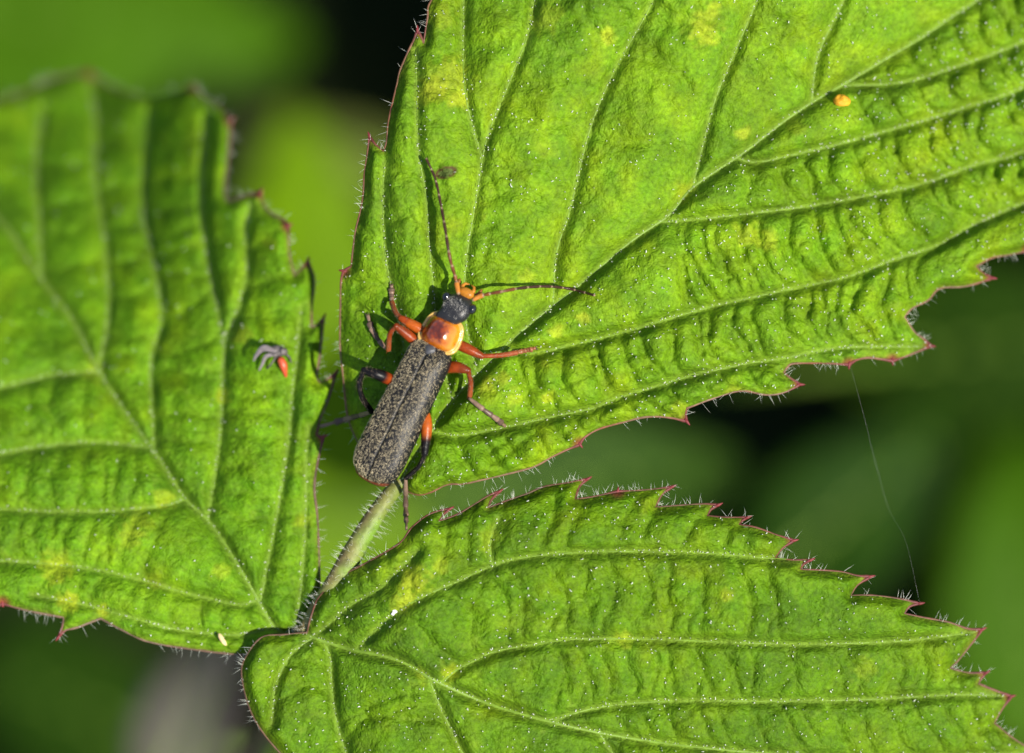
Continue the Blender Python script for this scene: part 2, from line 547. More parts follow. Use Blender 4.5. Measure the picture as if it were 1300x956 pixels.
def grow(name, spec, base_z, r):
    """build the numbers of one leaflet: outline, veins, height field"""
    lf = Leaflet()
    lf.name = name
    lf.out, lf.tips = outline(spec['outline'])
    lf.mid = catmull(spec['mid'], 8)
    lf.lat = [catmull(q, 8) for q in spec['lat']]
    lf.ter = []
    for a, b, sp in spec['ladders']:
        A = lf.mid if a is None else lf.lat[a]
        lf.ter += ladder(A, lf.lat[b], sp, r, bow=spec.get('bow', .1))
    for a, side, sp in spec['fringe']:
        lf.ter += fringe(lf.lat[a], side, sp, r)
    net = []
    mids = [(q, at_frac(q, .5)) for q in lf.ter if length(q) > 30]
    for q, m_ in mids:
        near_ = sorted(((np.linalg.norm(m_ - m2), k) for k, (_, m2) in enumerate(mids)))[1:4]
        for dd, k in near_[:2]:
            if dd < 60 and r.random() < spec.get('net', .5):
                a = at_frac(q, r.uniform(.2, .8)); b2 = mids[k][0]
                fs = np.linspace(.05, .95, 30); pb = at_frac(b2, fs)
                b = pb[np.argmin(np.linalg.norm(pb - a, axis=1))] + r.normal(0, 2, 2)
                net.append(catmull([a, (a + b) / 2 + r.normal(0, 3, 2), b], 8))
    lf.net = net
    lf.base_z = base_z
    lf.spec = spec

    def height(P):
        P = np.atleast_2d(np.asarray(P, float))
        dm = np.full(len(P), 1e3); dl = np.full(len(P), 160.); dt = np.full(len(P), 60.); de = np.full(len(P), 1e3)
        seg_dist(P, lf.mid, dm, 300)
        for q in lf.lat: seg_dist(P, q, dl, 160)
        for q in lf.ter: seg_dist(P, q, dt, 40)
        dn = np.full(len(P), 60.)
        for q in lf.net: seg_dist(P, q, dn, 40)
        seg_dist(P, np.vstack([lf.out, lf.out[:1]]), de, 60)
        dv = np.minimum(dl, dm)
        sx = spec.get('relief', lambda p: np.ones(len(p)))(P)
        tx = spec.get('trelief', lambda p: np.ones(len(p)))(P)
        h = base_z(P)
        ww = spec['w'] + (spec['wide'](P) if 'wide' in spec else 0)
        h = h + spec['A'] * sx * (1 - np.exp(-(dv / ww) ** 1.15))
        h = h + .018 * (1 - np.exp(-dv / 5.))
        if 'ridge' in spec:
            h = h + spec['ridge'] * np.exp(-(dl / 34) ** 2)
        damp = sstep(0, 14, dv) * sstep(0, 12, de)
        h = h + spec['At'] * tx * damp * (1 - np.exp(-(dt / 8.5) ** 1.1))
        h = h + .4 * spec['At'] * np.sqrt(tx) * damp * (1 - np.exp(-(dn / 5.) ** 1.2))
        h = h + .022 * damp * (vnoise(P[:, 0], P[:, 1], 13) - .5) + .05 * (vnoise(P[:, 0], P[:, 1], 60) - .5)
        h = h - .03 * (1 - sstep(0, 16, de))
        return h, dm, dl, dt, de
    lf.height = height
    return lf


GREEN = np.array([.130, .256, .0025])
def leaf_colour(lf, P, dm, dl, dt, de):
    n1 = vnoise(P[:, 0], P[:, 1], 70); n2 = vnoise(P[:, 0] + 500, P[:, 1], 22); n3 = vnoise(P[:, 0], P[:, 1] + 300, 7)
    c = GREEN[None] * np.array(lf.spec.get('tint', (1, 1, 1)))[None] * (.72 + .34 * n1 + .2 * n2)[:, None]
    c = c * np.stack([.82 + .45 * n2 * n1 + .1 * n3, np.ones(len(P)), 1 + .6 * (1 - n2)], -1)
    dv = np.minimum(dm * .8, dl)
    k = (.55 * np.exp(-(dv / 4.0) ** 2) + .16 * np.exp(-dv / 14))[:, None]
    c = c * (1 - k) + np.array([.20, .31, .035]) * k
    k = (.30 * np.exp(-(dt / 2.6) ** 2))[:, None]
    c = c * (1 - k) + np.array([.16, .29, .012]) * k
    for x, y, rr, s in lf.spec['spots']:
        d = np.hypot(P[:, 0] - x, P[:, 1] - y) / rr
        k = (s * sstep(1.25, .3, d + .9 * (vnoise(P[:, 0] + x, P[:, 1], 6) - .5) + .5 * (n2 - .5)))[:, None]
        c = c * (1 - k) + np.array([.37, .44, .02]) * k
    k = (.5 * sstep(7, 1, de) * vnoise(P[:, 0], P[:, 1], 30))[:, None]
    c = c * (1 - k) + np.array([.16, .12, .02]) * k
    tp = lf.out[lf.tips]
    dtip = np.full(len(P), 1e3)
    for t in tp: np.minimum(dtip, np.hypot(P[:, 0] - t[0], P[:, 1] - t[1]), out=dtip)
    k = (.85 * sstep(13, 4, dtip))[:, None]
    c = c * (1 - k) + np.array([.22, .045, .03]) * k
    for x, y, a, b, ang in lf.spec.get('scars', []):
        ca, sa = math.cos(ang), math.sin(ang)
        X = (P[:, 0] - x) * ca + (P[:, 1] - y) * sa; Y = -(P[:, 0] - x) * sa + (P[:, 1] - y) * ca
        d = np.hypot(X / a, Y / b)
        k = sstep(1.25, 1.0, d)[:, None]
        ci = np.where((d > .72)[:, None], np.array([.085, .045, .02]), np.array([.10, .14, .03]))
        c = c * (1 - k) + ci * k
    return c


def build_leaflet(lf, parent, origin, label, step, hair_density, rimcol):
    o_ = lf.out
    lo, hi = o_.min(0), o_.max(0)
    gx = np.arange(lo[0], hi[0], step)
    gy = np.arange(lo[1], hi[1], step * .866)
    X, Y = np.meshgrid(gx, gy)
    X = X + (np.arange(len(gy)) % 2)[:, None] * step * .5
    P = np.stack([X.ravel(), Y.ravel()], -1)
    # finer in the picture, coarser outside it
    inn = (P[:, 0] > -30) & (P[:, 0] < 1330) & (P[:, 1] > -30) & (P[:, 1] < 986)
    keep = inn | ((np.add.outer(np.arange(len(gy)), np.arange(len(gx))) % 4) == 0).ravel()
    P = P[keep]
    P = P + rng.normal(0, step * .08, P.shape)
    P = P[inside(P, o_)]
    de = np.full(len(P), 1e3)
    seg_dist(P, np.vstack([o_, o_[:1]]), de, 30)
    P = P[de > step * .55]
    allp = np.vstack([o_, P])
    n = len(o_)
    vv, ee, ff, *_ = delaunay_2d_cdt([Vector(p) for p in allp], [(i, (i + 1) % n) for i in range(n)], [], 1, 1e-4)
    Q = np.array([tuple(v) for v in vv])
    F = np.array([f for f in ff if len(f) == 3])
    h, dm, dl, dt, de = lf.height(Q)
    h = np.where(de < 900, h, h)
    for x, y, a, b, ang in lf.spec.get('scars', []):
        h = h - .02 * (np.hypot((Q[:, 0] - x) / a, (Q[:, 1] - y) / b) < 1)
    co = W(Q[:, 0], Q[:, 1], h)
    # upward-facing winding
    a, b, c = co[F[:, 0]], co[F[:, 1]], co[F[:, 2]]
    flip = np.cross(b - a, c - a)[:, 2] < 0
    F[flip] = F[flip][:, ::-1]
    col = leaf_colour(lf, Q, dm, dl, dt, de)
    # underside: a second sheet 0.2 mm below, joined at the rim
    under = co - np.array([0, 0, .02])
    m = len(co)
    bd = {}
    for f in F:
        for i in range(3):
            e = (f[i], f[(i + 1) % 3])
            if (e[1], e[0]) in bd: del bd[(e[1], e[0])]
            else: bd[e] = 1
    side = []
    for (i, j) in bd:
        side += [(j, i, i + m), (j, i + m, j + m)]
    Fa = np.vstack([F, F[:, ::-1] + m, np.array(side)])
    ob = put('leaflet', np.vstack([co, under]), Fa, M_LEAF, parent, origin, np.vstack([col, col * .8 + .03]))
    ob['label'] = label
    # margin cord
    hz = lf.height(o_)[0]
    rim = W(o_[:, 0], o_[:, 1], hz - .004)
    dtip = np.full(n, 1e3)
    for t in lf.tips: np.minimum(dtip, np.hypot(*(o_ - o_[t]).T), out=dtip)
    rr = .0050 + .0035 * np.exp(-(dtip / 9) ** 2) + .003 * vnoise(o_[:, 0], o_[:, 1], 12)
    rv, rf, ring = tube(np.vstack([rim, rim[:1]]), np.r_[rr, rr[:1]], 6)
    mixn = vnoise(o_[:, 0], o_[:, 1], 45)[:, None]
    c0 = np.array(rimcol[0]) * mixn + np.array(rimcol[1]) * (1 - mixn)
    c0 = c0 + np.exp(-(dtip / 16) ** 2)[:, None] * (np.array([.11, .022, .022]) - c0)
    c0 = np.vstack([c0, c0[:1]])
    put('leaf_margin', rv, rf, M_RIM, ob, origin, c0[ring])
    # red tooth tips, each its own piece
    for t in lf.tips:
        p = o_[t]
        if not (-60 < p[0] < 1360 and -60 < p[1] < 1010): continue
        d = p - (o_[(t - 4) % n] + o_[(t + 4) % n]) / 2
        d /= np.linalg.norm(d) + 1e-9
        q = np.array([p - d * 4, p, p + d * 3, p + d * 6])
        tv, tf, _ = tube(W(q[:, 0], q[:, 1], hz[t]), [.007, .009, .0065, .0025], 7)
        put('tooth_tip', tv, tf, M_TIP, ob, origin)
    # veins lying in their grooves
    def vein(nm, q, r0, r1):
        q = q[inside(q, o_)]
        if len(q) < 3: return
        z = lf.height(q)[0]
        k = np.linspace(0, 1, len(q))
        rad = r0 + (r1 - r0) * k
        tv, tf, _ = tube(W(q[:, 0], q[:, 1], z + .004 - rad * .5), rad, 6)
        put(nm, tv, tf, M_VEIN, ob, origin)
    vein('midrib', catmull(lf.mid[::2], 5), .015, .008)
    for q in lf.lat: vein('side_vein', catmull(q[::2], 5), .0065, .004)
    # short bristles on the face of the leaf
    area = (hi - lo).prod()
    N = int(area / hair_density)
    H = rng.uniform(lo, hi, (N, 2))
    H = H[(H[:, 0] > -40) & (H[:, 0] < 1340) & (H[:, 1] > -40) & (H[:, 1] < 1000)]
    H = H[rng.random(len(H)) < .35 + 1.3 * np.clip(vnoise(H[:, 0] + 40, H[:, 1], 38) - .25, 0, .5)]
    if 'hairmap' in lf.spec: H = H[rng.random(len(H)) < lf.spec['hairmap'](H)]
    vq = np.vstack([catmull(q[::2], 5.5) for q in lf.lat + [lf.mid]])
    vq = vq[rng.random(len(vq)) < .75] + rng.normal(0, 1.0, (1, 2))
    H = np.vstack([H, vq + rng.normal(0, 1.2, vq.shape)])
    H = H[inside(H, o_)]
    z = lf.height(H)[0]
    k = len(H)
    dirs = np.stack([rng.normal(0, .25, k), rng.normal(0, .25, k), np.ones(k)], -1)
    hv, hf = cones(W(H[:, 0], H[:, 1], z), dirs, rng.uniform(.010, .026, k), rng.uniform(.0022, .0046, k))
    tag(put('bristles', hv, hf, M_HAIR, ob, origin), None, kind='stuff')
    # longer silky hairs along the margin, in uneven clusters
    t = np.roll(o_, -2, 0) - np.roll(o_, 2, 0)
    nrm = np.stack([t[:, 1], -t[:, 0]], -1)
    nrm /= np.linalg.norm(nrm, axis=1)[:, None] + 1e-9
    test = inside(o_ + nrm * 3, o_)
    nrm[test] *= -1
    dens = vnoise(o_[:, 0] + 77, o_[:, 1], 26)
    rep = rng.poisson(.75 * np.clip(dens * 2.6 - .35, 0, 3) * lf.spec.get('fringe_hair', 1))
    ii = np.repeat(np.arange(n), rep)
    ii = ii[(o_[ii, 0] > -30) & (o_[ii, 0] < 1330) & (o_[ii, 1] > -30) & (o_[ii, 1] < 990)]
    k = len(ii)
    dirs = np.stack([nrm[ii, 0], -nrm[ii, 1], np.zeros(k)], -1) + rng.normal(0, .5, (k, 3)) + np.array([.15, .1, .12])
    hv, hf = cones(rim[ii] + rng.normal(0, .004, (k, 3)), dirs, rng.uniform(.025, .075, k), rng.uniform(.0006, .0011, k))
    tag(put('margin_hairs', hv, hf, M_HAIR, ob, origin), None, kind='stuff')
    return ob


UP = dict(
    outline=[(548, 0), (543, 23), (538, 55, 2), (534, 46), (530, 38, 1), (526, 50), (520, 62), (508, 90), (504, 108), (499, 129), (493, 157), (491, 180), (487, 192, 2),
             (478, 185), (469, 173, 1), (467, 192), (463, 219), (461, 249), (457, 271), (451, 296), (446, 338, 2), (441, 341), (436, 344, 1), (433, 360), (432, 412), (432, 444), (435, 470), (438, 500), (442, 530),
             (453, 558), (470, 585), (495, 610), (514, 622), (530, 628), (546, 625), (568, 615), (589, 614), (612, 609), (646, 601), (678, 592), (706, 577), (736, 564, 1), (741, 556), (759, 545),
             (790, 536), (821, 529), (850, 530), (872, 535, 1), (870, 526), (872, 518, 2), (904, 506), (941, 496), (972, 501), (995, 498), (1016, 488, 1), (1004, 481), (995, 473, 2), (1001, 464), (1012, 461), (1050, 461),
             (1078, 463, 1), (1086, 457), (1104, 454), (1133, 458, 1), (1158, 449), (1182, 439, 1), (1172, 430), (1161, 422), (1148, 402, 2), (1158, 391), (1178, 381), (1193, 366), (1226, 363), (1260, 353, 1), (1248, 347), (1239, 338, 2),
             (1259, 327), (1276, 324), (1306, 318, 1), (1318, 305), (1330, 290, 2), (1400, 250), (1450, 180, 1), (1500, 60), (1560, -60), (1600, -190, 1), (1480, -215), (1300, -235), (1100, -235), (900, -200), (700, -120), (590, -50)],
    mid=[(505, 618), (530, 575), (570, 515), (625, 455), (680, 405), (735, 362), (800, 307), (850, 272), (879, 238), (946, 192), (988, 159), (1030, 130), (1067, 109), (1117, 79), (1172, 46), (1235, 4), (1330, -50), (1450, -110), (1590, -185)],
    lat=[[(1030, 130), (1038, 71), (1067, 8), (1110, -90), (1150, -180)],                                       # 0 f
         [(879, 238), (904, 138), (929, 75), (959, 4), (1000, -100), (1030, -190)],                              # 1 e
         [(702, 388), (706, 322), (723, 268), (748, 167), (777, 96), (827, 4), (860, -80), (880, -170)],         # 2 a
         [(605, 475), (590, 400), (592, 330), (606, 242), (618, 176), (643, 113), (668, 50), (677, 8), (690, -80)],  # 3 b
         [(572, 505), (556, 420), (546, 320), (541, 250), (531, 190), (529, 120), (528, 63)],                    # 4 c
         [(545, 548), (520, 470), (500, 380), (489, 320), (486, 250), (489, 205)],                               # 5 d
         [(612, 200), (597, 150), (589, 100), (588, 20), (592, -40)],                                            # 6 b2
         [(1067, 109), (1143, 105), (1205, 88), (1297, 54), (1400, 0)],                                          # 7 g
         [(935, 200), (960, 206), (1017, 194), (1076, 180), (1164, 155), (1247, 130), (1300, 111), (1420, 50)],  # 8 h
         [(838, 282), (880, 279), (925, 274), (1017, 263), (1088, 251), (1168, 234), (1239, 209), (1300, 192), (1430, 130)],  # 9 i
         [(640, 443), (680, 448), (722, 439), (764, 429), (806, 418), (848, 405), (897, 391), (948, 379), (1022, 363), (1077, 351), (1134, 330), (1189, 312), (1239, 284), (1297, 259), (1400, 215)],  # 10 j
         [(548, 548), (580, 553), (612, 548), (657, 539), (706, 528), (754, 518), (785, 505), (842, 488), (874, 478), (945, 462), (992, 455), (1060, 442), (1120, 440), (1190, 440)]],  # 11 k
    ladders=[(0, 1, 60), (1, 2, 58), (2, 3, 52), (3, 4, 50), (4, 5, 46), (7, 8, 30), (8, 9, 29), (9, 10, 28), (10, 11, 27), (None, 7, 40)],
    fringe=[(11, 1, 30), (5, -1, 50)],
    spots=[(570, 100, 34, .55), (548, 118, 20, .7), (585, 120, 16, .6), (770, 45, 12, .8), (893, 38, 20, .7), (905, 14, 14, .6), (945, 168, 10, .7), (740, 402, 9, .8),
           (706, 420, 10, .6), (620, 490, 13, .7), (640, 480, 9, .6), (695, 505, 10, .8), (950, 298, 22, .5), (978, 306, 16, .6), (690, 462, 10, .5), (868, 245, 16, .5),
           (610, 268, 14, .3), (668, 350, 10, .5), (560, 20, 18, .35), (1010, 160, 12, .3), (655, 505, 12, .45), (930, 500, 16, .5), (860, 522, 12, .45), (690, 190, 14, .2), (690, 20, 22, .3)],
    scars=[(566, 219, 13, 6.5, -.25)],
    tint=(1.1, 1.06, 1.3), A=.068, w=32, At=.054, bow=.1, fringe_hair=.75, net=.85,
    trelief=lambda p: .45 + .68 * sstep(-20, 60, (p[:, 1] - 272) * .85 + (p[:, 0] - 850) * .62),
    wide=lambda p: 32 * sstep(20, -60, (p[:, 1] - 272) * .85 + (p[:, 0] - 850) * .62),
    relief=lambda p: 1.6 - .55 * sstep(-20, 60, (p[:, 1] - 272) * .85 + (p[:, 0] - 850) * .62),
    hairmap=lambda p: .30 + .70 * sstep(-20, 40, (p[:, 1] - 272) * .85 + (p[:, 0] - 850) * .62),
)
def up_z(P):
    x, y = P[:, 0], P[:, 1]
    z = -.42 * sstep(800, 1400, x) - .30 * sstep(330, -60, y) * sstep(1000, 520, x) - .12 * sstep(-60, -240, y)
    s = (y - 272) * .85 + (x - 850) * .62            # below / above the midrib
    z = z + .15 * np.clip(np.abs(s) / 300, 0, 1) ** 1.1 * np.where(s < 0, 1.9, .6) - .05 * sstep(600, 560, x) * sstep(480, 440, x)
    z = z - .22 * sstep(545, 420, x)
    return z

LEFT = dict(
    outline=[(-150, 190), (-60, 140), (0, 126), (25, 118), (48, 108, 2), (80, 96), (113, 92, 1), (130, 104), (146, 112, 2), (184, 122), (215, 118), (245, 110, 1), (260, 125), (276, 134), (293, 152, 1), (290, 197), (285, 243), (289, 256, 2), (308, 250), (331, 244, 1), (336, 262), (348, 274, 2), (358, 278), (366, 286, 1), (367, 320),
             (374, 350, 2), (382, 342), (391, 331, 1), (399, 355), (396, 388), (395, 416, 2), (403, 412), (411, 403, 1), (406, 448), (402, 477), (406, 486, 2), (417, 481), (426, 473, 1), (417, 506), (406, 533), (402, 552, 2), (406, 555), (411, 554, 1), (404, 582), (399, 618), (403, 659), (405, 712), (405, 751),
             (392, 781), (378, 802, 2), (345, 822), (305, 830), (244, 824), (187, 814), (150, 797), (128, 785, 2), (112, 791), (96, 797), (83, 800), (74, 809, 1), (79, 797), (81, 784, 2), (60, 780), (44, 777), (20, 771), (3, 766, 1), (-8, 772, 2), (-60, 780), (-140, 760, 1), (-190, 700), (-240, 600), (-260, 450), (-230, 300)],
    mid=[(378, 803), (349, 797), (314, 738), (270, 668), (235, 633), (201, 581), (166, 533), (126, 472), (92, 406), (54, 356), (8, 289), (-50, 230), (-110, 190)],
    lat=[[(264, 660), (279, 559), (283, 472), (284, 435), (268, 352), (256, 268), (258, 200), (262, 150)],
         [(284, 435), (305, 385), (314, 340), (312, 290), (318, 262)],
         [(330, 765), (349, 668), (366, 563), (371, 502), (378, 440), (382, 390)],
         [(378, 785), (386, 700), (388, 640), (389, 580), (392, 540)],
         [(126, 472), (138, 394), (134, 314), (121, 226), (122, 160), (116, 110)],
         [(196, 575), (192, 463), (205, 406), (196, 340), (182, 268), (184, 197), (190, 140)],
         [(54, 356), (50, 289), (46, 205), (54, 143)],
         [(235, 633), (218, 640), (153, 648), (80, 650), (0, 646), (-80, 640)],
         [(325, 762), (305, 768), (244, 755), (166, 733), (100, 720), (0, 712), (-80, 716)],
         [(190, 568), (120, 562), (50, 568), (-20, 580), (-120, 590)],
         [(126, 472), (60, 478), (0, 492), (-100, 500)],
         [(345, 797), (300, 806), (230, 800), (170, 785), (110, 768), (40, 755)]],
    ladders=[(0, 2, 30), (2, 3, 26), (4, 5, 40), (5, 0, 36), (6, 4, 44), (7, 8, 28), (9, 7, 30), (10, 9, 32), (8, 11, 26)],
    fringe=[(3, 1, 30), (1, 1, 36), (11, -1, 30)],
    spots=[(72, 722, 22, .6), (88, 762, 14, .8), (131, 775, 10, .7), (283, 503, 9, .6), (210, 635, 14, .5), (178, 660, 20, .4), (280, 725, 14, .4), (305, 425, 14, .5), (342, 310, 10, .4), (165, 680, 16, .4), (120, 470, 16, .3), (195, 735, 16, .3), (385, 660, 14, .4)],
    tint=(.95, 1.04, .9), A=.062, w=32, At=.028, bow=.08, fringe_hair=.9,
    hairmap=lambda p: .45 + .0 * p[:, 0],
)
def left_z(P):
    x, y = P[:, 0], P[:, 1]
    d = np.clip((800 - y) / 700, -.2, 1.3)
    near = sstep(300, 420, x) * sstep(300, 520, y)
    z = -.11 - 2.1 * np.clip(d, 0, 2) ** 1.75 * (1 - .66 * sstep(120, 410, x))
    return z - .12 * sstep(120, -260, x)

LOW = dict(
    outline=[(390, 803, 2), (396, 780), (407, 756), (437, 730), (470, 712), (507, 690), (522, 671), (540, 656), (556, 649), (571, 646, 1), (562, 654), (557, 662, 2), (581, 653), (603, 640), (621, 629), (634, 624, 1), (624, 634), (619, 645, 2), (643, 636), (669, 627), (691, 618), (721, 613), (746, 608, 1), (735, 618), (730, 634, 2),
             (752, 631), (784, 624, 1), (808, 623), (832, 621), (853, 618, 1), (840, 628), (832, 644, 2), (860, 642), (892, 640), (912, 641, 1), (902, 647), (898, 655, 2), (920, 657), (949, 657, 1), (942, 661), (938, 666, 2), (960, 670), (988, 680), (1008, 686, 1), (993, 696), (984, 708, 2), (1004, 711), (1029, 711, 1), (1020, 716), (1016, 723, 2),
             (1040, 724), (1068, 726), (1088, 731), (1105, 732, 1), (1088, 743), (1080, 756, 2), (1108, 756), (1140, 760), (1168, 766, 1), (1154, 770), (1148, 779, 2), (1172, 784), (1204, 790), (1228, 798), (1247, 799, 1), (1234, 816), (1218, 836), (1206, 848, 2), (1228, 854), (1252, 854, 1), (1246, 860), (1242, 868, 2), (1262, 876), (1284, 884, 1), (1272, 900), (1262, 918, 2),
             (1290, 940), (1318, 956, 1), (1290, 1000), (1240, 1050, 1), (1150, 1100), (1000, 1150), (840, 1170), (680, 1150), (540, 1100), (430, 1020), (360, 960), (322, 910), (307, 856), (315, 830), (333, 809), (360, 806)],
    mid=[(388, 806), (440, 823), (505, 838), (560, 868), (640, 900), (760, 930), (900, 950), (1080, 962), (1300, 957)],
    lat=[[(452, 826), (480, 797), (507, 775), (540, 756), (581, 738), (618, 721), (654, 710), (706, 703), (780, 700), (840, 701), (892, 702), (968, 708), (1035, 712)],
         [(560, 868), (577, 852), (606, 837), (632, 826), (699, 815), (739, 811), (840, 812), (940, 816), (1020, 818), (1140, 814), (1204, 807), (1252, 800)],
         [(700, 915), (760, 898), (850, 890), (980, 890), (1100, 888), (1215, 882), (1290, 884)],
         [(412, 815), (419, 835), (421, 868), (428, 920), (450, 990)],
         [(400, 806), (420, 790), (450, 765), (485, 745), (530, 700)],
         [(545, 862), (560, 900), (600, 980), (660, 1080)],
         [(760, 930), (800, 990), (860, 1080)],
         [(400, 808), (370, 830), (350, 870), (345, 920)],
         [(625, 720), (622, 690), (632, 660)]],
    ladders=[(0, 1, 42), (1, 2, 40), (4, 0, 44), (3, 5, 40), (7, 3, 36)],
    fringe=[(0, -1, 42), (2, 1, 34), (4, -1, 40)],
    spots=[(525, 738, 22, .75), (512, 762, 14, .6), (560, 718, 12, .5), (620, 685, 16, .25), (572, 856, 14, .6), (536, 860, 12, .4), (922, 755, 9, .6), (790, 812, 12, .5), (820, 640, 14, .2), (1100, 845, 16, .25)],
    tint=(.78, .80, .6), A=.04, w=20, At=.036, ridge=.03, bow=-.14, fringe_hair=1.2, net=.9,
    hairmap=lambda p: .62 + .0 * p[:, 0],
)
def low_z(P):
    x, y = P[:, 0], P[:, 1]
    z = .03 + 0 * x + .05 * sstep(1000, 700, y) - .22 * sstep(900, 1330, x) - .12 * sstep(680, 600, y)
    z = z + .07 * np.exp(-((y - 770) / 90) ** 2) * sstep(400, 560, x) + .03 * sstep(420, 330, x) - .10 * sstep(520, 410, x)
    return z - .3 * sstep(950, 1200, y)

up = grow('up', UP, up_z, np.random.default_rng(3))
left = grow('left', LEFT, left_z, np.random.default_rng(4))
low = grow('low', LOW, low_z, np.random.default_rng(5))

J = W(386, 804, -.06)
plant = root('bramble_leaf', J, 'hairy green bramble leaf of three toothed leaflets that the beetle sits on', 'leaf')
BR = ((.09, .05, .03), (.15, .10, .065))
RD = ((.115, .035, .020), (.09, .055, .03))
build_leaflet(up, plant, J, 'sunlit pleated leaflet under the beetle', 3.1, 115, ((.14, .045, .020), (.15, .095, .055)))
build_leaflet(left, plant, J, 'drooping deeply pleated leaflet running out of focus', 3.3, 340, BR)
build_leaflet(low, plant, J, 'leaflet with saw-toothed red-tipped upper edge', 3.3, 130, RD)

# stalks
def stalk(name, pts, rad, c1, c2, hairs):
    p = catmull(np.array([W(*q) for q in pts]), .03)
    r = np.interp(np.linspace(0, 1, len(p)), np.linspace(0, 1, len(rad)), rad)
    r = r * (1 + .12 * (vnoise(np.arange(len(p)), 0 * r, 4) - .5))
    v, f, ring = tube(p, r, 14)
    side = v[:, 0] - p[np.clip(ring, 0, len(p) - 1), 0]
    k = np.clip(.5 - side / .12 + .5 * (vnoise(v[:, 0] * 100, v[:, 1] * 100, 6) - .5), 0, 1)[:, None]
    o = put(name, v, f, M_STEM, plant, J, np.array(c1) * k + np.array(c2) * (1 - k))
    ii = rng.integers(0, len(p), hairs)
    t = np.gradient(p, axis=0)[ii]
    d = rng.normal(0, 1, (hairs, 3)); d[:, 2] = np.abs(d[:, 2]) * .7
    d -= t * ((d * t).sum(1) / ((t * t).sum(1) + 1e-9))[:, None]
    d /= np.linalg.norm(d, axis=1)[:, None]
    hv, hf = cones(p[ii] + d * r[ii, None] * .95, d + rng.normal(0, .25, d.shape), rng.uniform(.03, .08, hairs), rng.uniform(.0005, .001, hairs))
    tag(put('stalk_hairs', hv, hf, M_HAIR, o, J), None, kind='stuff')
stalk('leaflet_stalk', [(384, 808, -.09), (410, 765, -.05), (440, 716, -.02), (468, 668, -.02), (492, 632, -.03), (508, 612, -.06), (522, 588, -.05)], [.042, .05, .055, .058, .055, .042, .03], (.15, .095, .045), (.13, .24, .025), 420)
stalk('petiole', [(386, 802, -.07), (380, 830, -.25), (360, 890, -.9), (320, 960, -2.2), (260, 1040, -5.), (200, 1100, -9.), (170, 1120, -16.), (150, 1130, -26.2)], [.05, .085, .09, .10, .11, .12, .15, .2], (.15, .09, .05), (.12, .19, .035), 200)


# ---------------------------------------------------------------- the beetle
AX = np.array([.44, -.898]); PV = np.array([.898, .44])       # body axis and its right-hand side, in the photograph
def leafz(px, py):
    return float(up.height([(px, py)])[0][0])
T0 = AX * -342 + PV * 690                                   # the tail
BZ = max(leafz(*(T0 + AX * s)) for s in (60, 100, 140, 180, 220)) - .03
broot = root('soldier_beetle', W(540, 450, BZ), 'black and orange soldier beetle with long antennae standing on the green leaflet', 'beetle')
BO = np.array(broot.location)
ROLL = math.radians(-13)
def B(x, y, z):
    """beetle frame (x right, y forward from the tail, z up) -> world"""
    x, y, z = np.broadcast_arrays(np.asarray(x, float), np.asarray(y, float), np.asarray(z, float))
    zz = z - .14
    xr = x * math.cos(ROLL) + zz * math.sin(ROLL)
    zr = -x * math.sin(ROLL) + zz * math.cos(ROLL) + .14 + BZ
    q = T0 + np.multiply.outer(y * PX, AX) + np.multiply.outer(xr * PX, PV)
    w = W(q[..., 0], q[..., 1], 0)
    w[..., 2] = zr
    k = (CAMZ - .3) / CAMZ
    w[..., :2] *= k
    return w


def grid_faces(n, m, wrap=False):
    f = []
    for i in range(n - 1):
        for j in range(m if wrap else m - 1):
            f.append((i * m + j, i * m + (j + 1) % m, (i + 1) * m + (j + 1) % m, (i + 1) * m + j))
    return f


def loft(secs, n=20, e=2.3):
    """secs: (y, zc, halfwidth, halfheight)"""
    S = np.array(secs, float)
    yy = np.linspace(0, len(S) - 1, (len(S) - 1) * 4 + 1)
    S = catmull(S, 1e9) if False else np.stack([np.interp(yy, np.arange(len(S)), S[:, k]) for k in range(4)], -1)
    for _ in range(3):
        S[1:-1] = (S[:-2] + 2 * S[1:-1] + S[2:]) / 4
    a = np.linspace(0, 2 * np.pi, n, endpoint=False)
    cx = np.sign(np.cos(a)) * np.abs(np.cos(a)) ** (2 / e); cz = np.sign(np.sin(a)) * np.abs(np.sin(a)) ** (2 / e)
    X = S[:, 2:3] * cx; Z = S[:, 1:2] + S[:, 3:4] * cz; Y = np.repeat(S[:, :1], n, 1)
    f = grid_faces(len(S), n, True)
    f.append(tuple(range(n))[::-1]); f.append(tuple((len(S) - 1) * n + j for j in range(n)))
    return X.ravel(), Y.ravel(), Z.ravel(), f


# trunk: abdomen, chest and neck in one surface
X, Y, Z, f = loft([(-.010, .14, .005, .004), (-.007, .14, .06, .03), (.02, .14, .112, .055), (.15, .13, .125, .075), (.4, .13, .118, .08), (.65, .13, .11, .085), (.8, .14, .085, .075), (.92, .16, .07, .05), (1.0, .18, .045, .035)])
c = np.where((Y < .03)[:, None], np.array([.12, .03, .012]), np.array([.02, .016, .013]))
put('body', B(X, Y, Z), f, M_BODY, broot, BO, c)


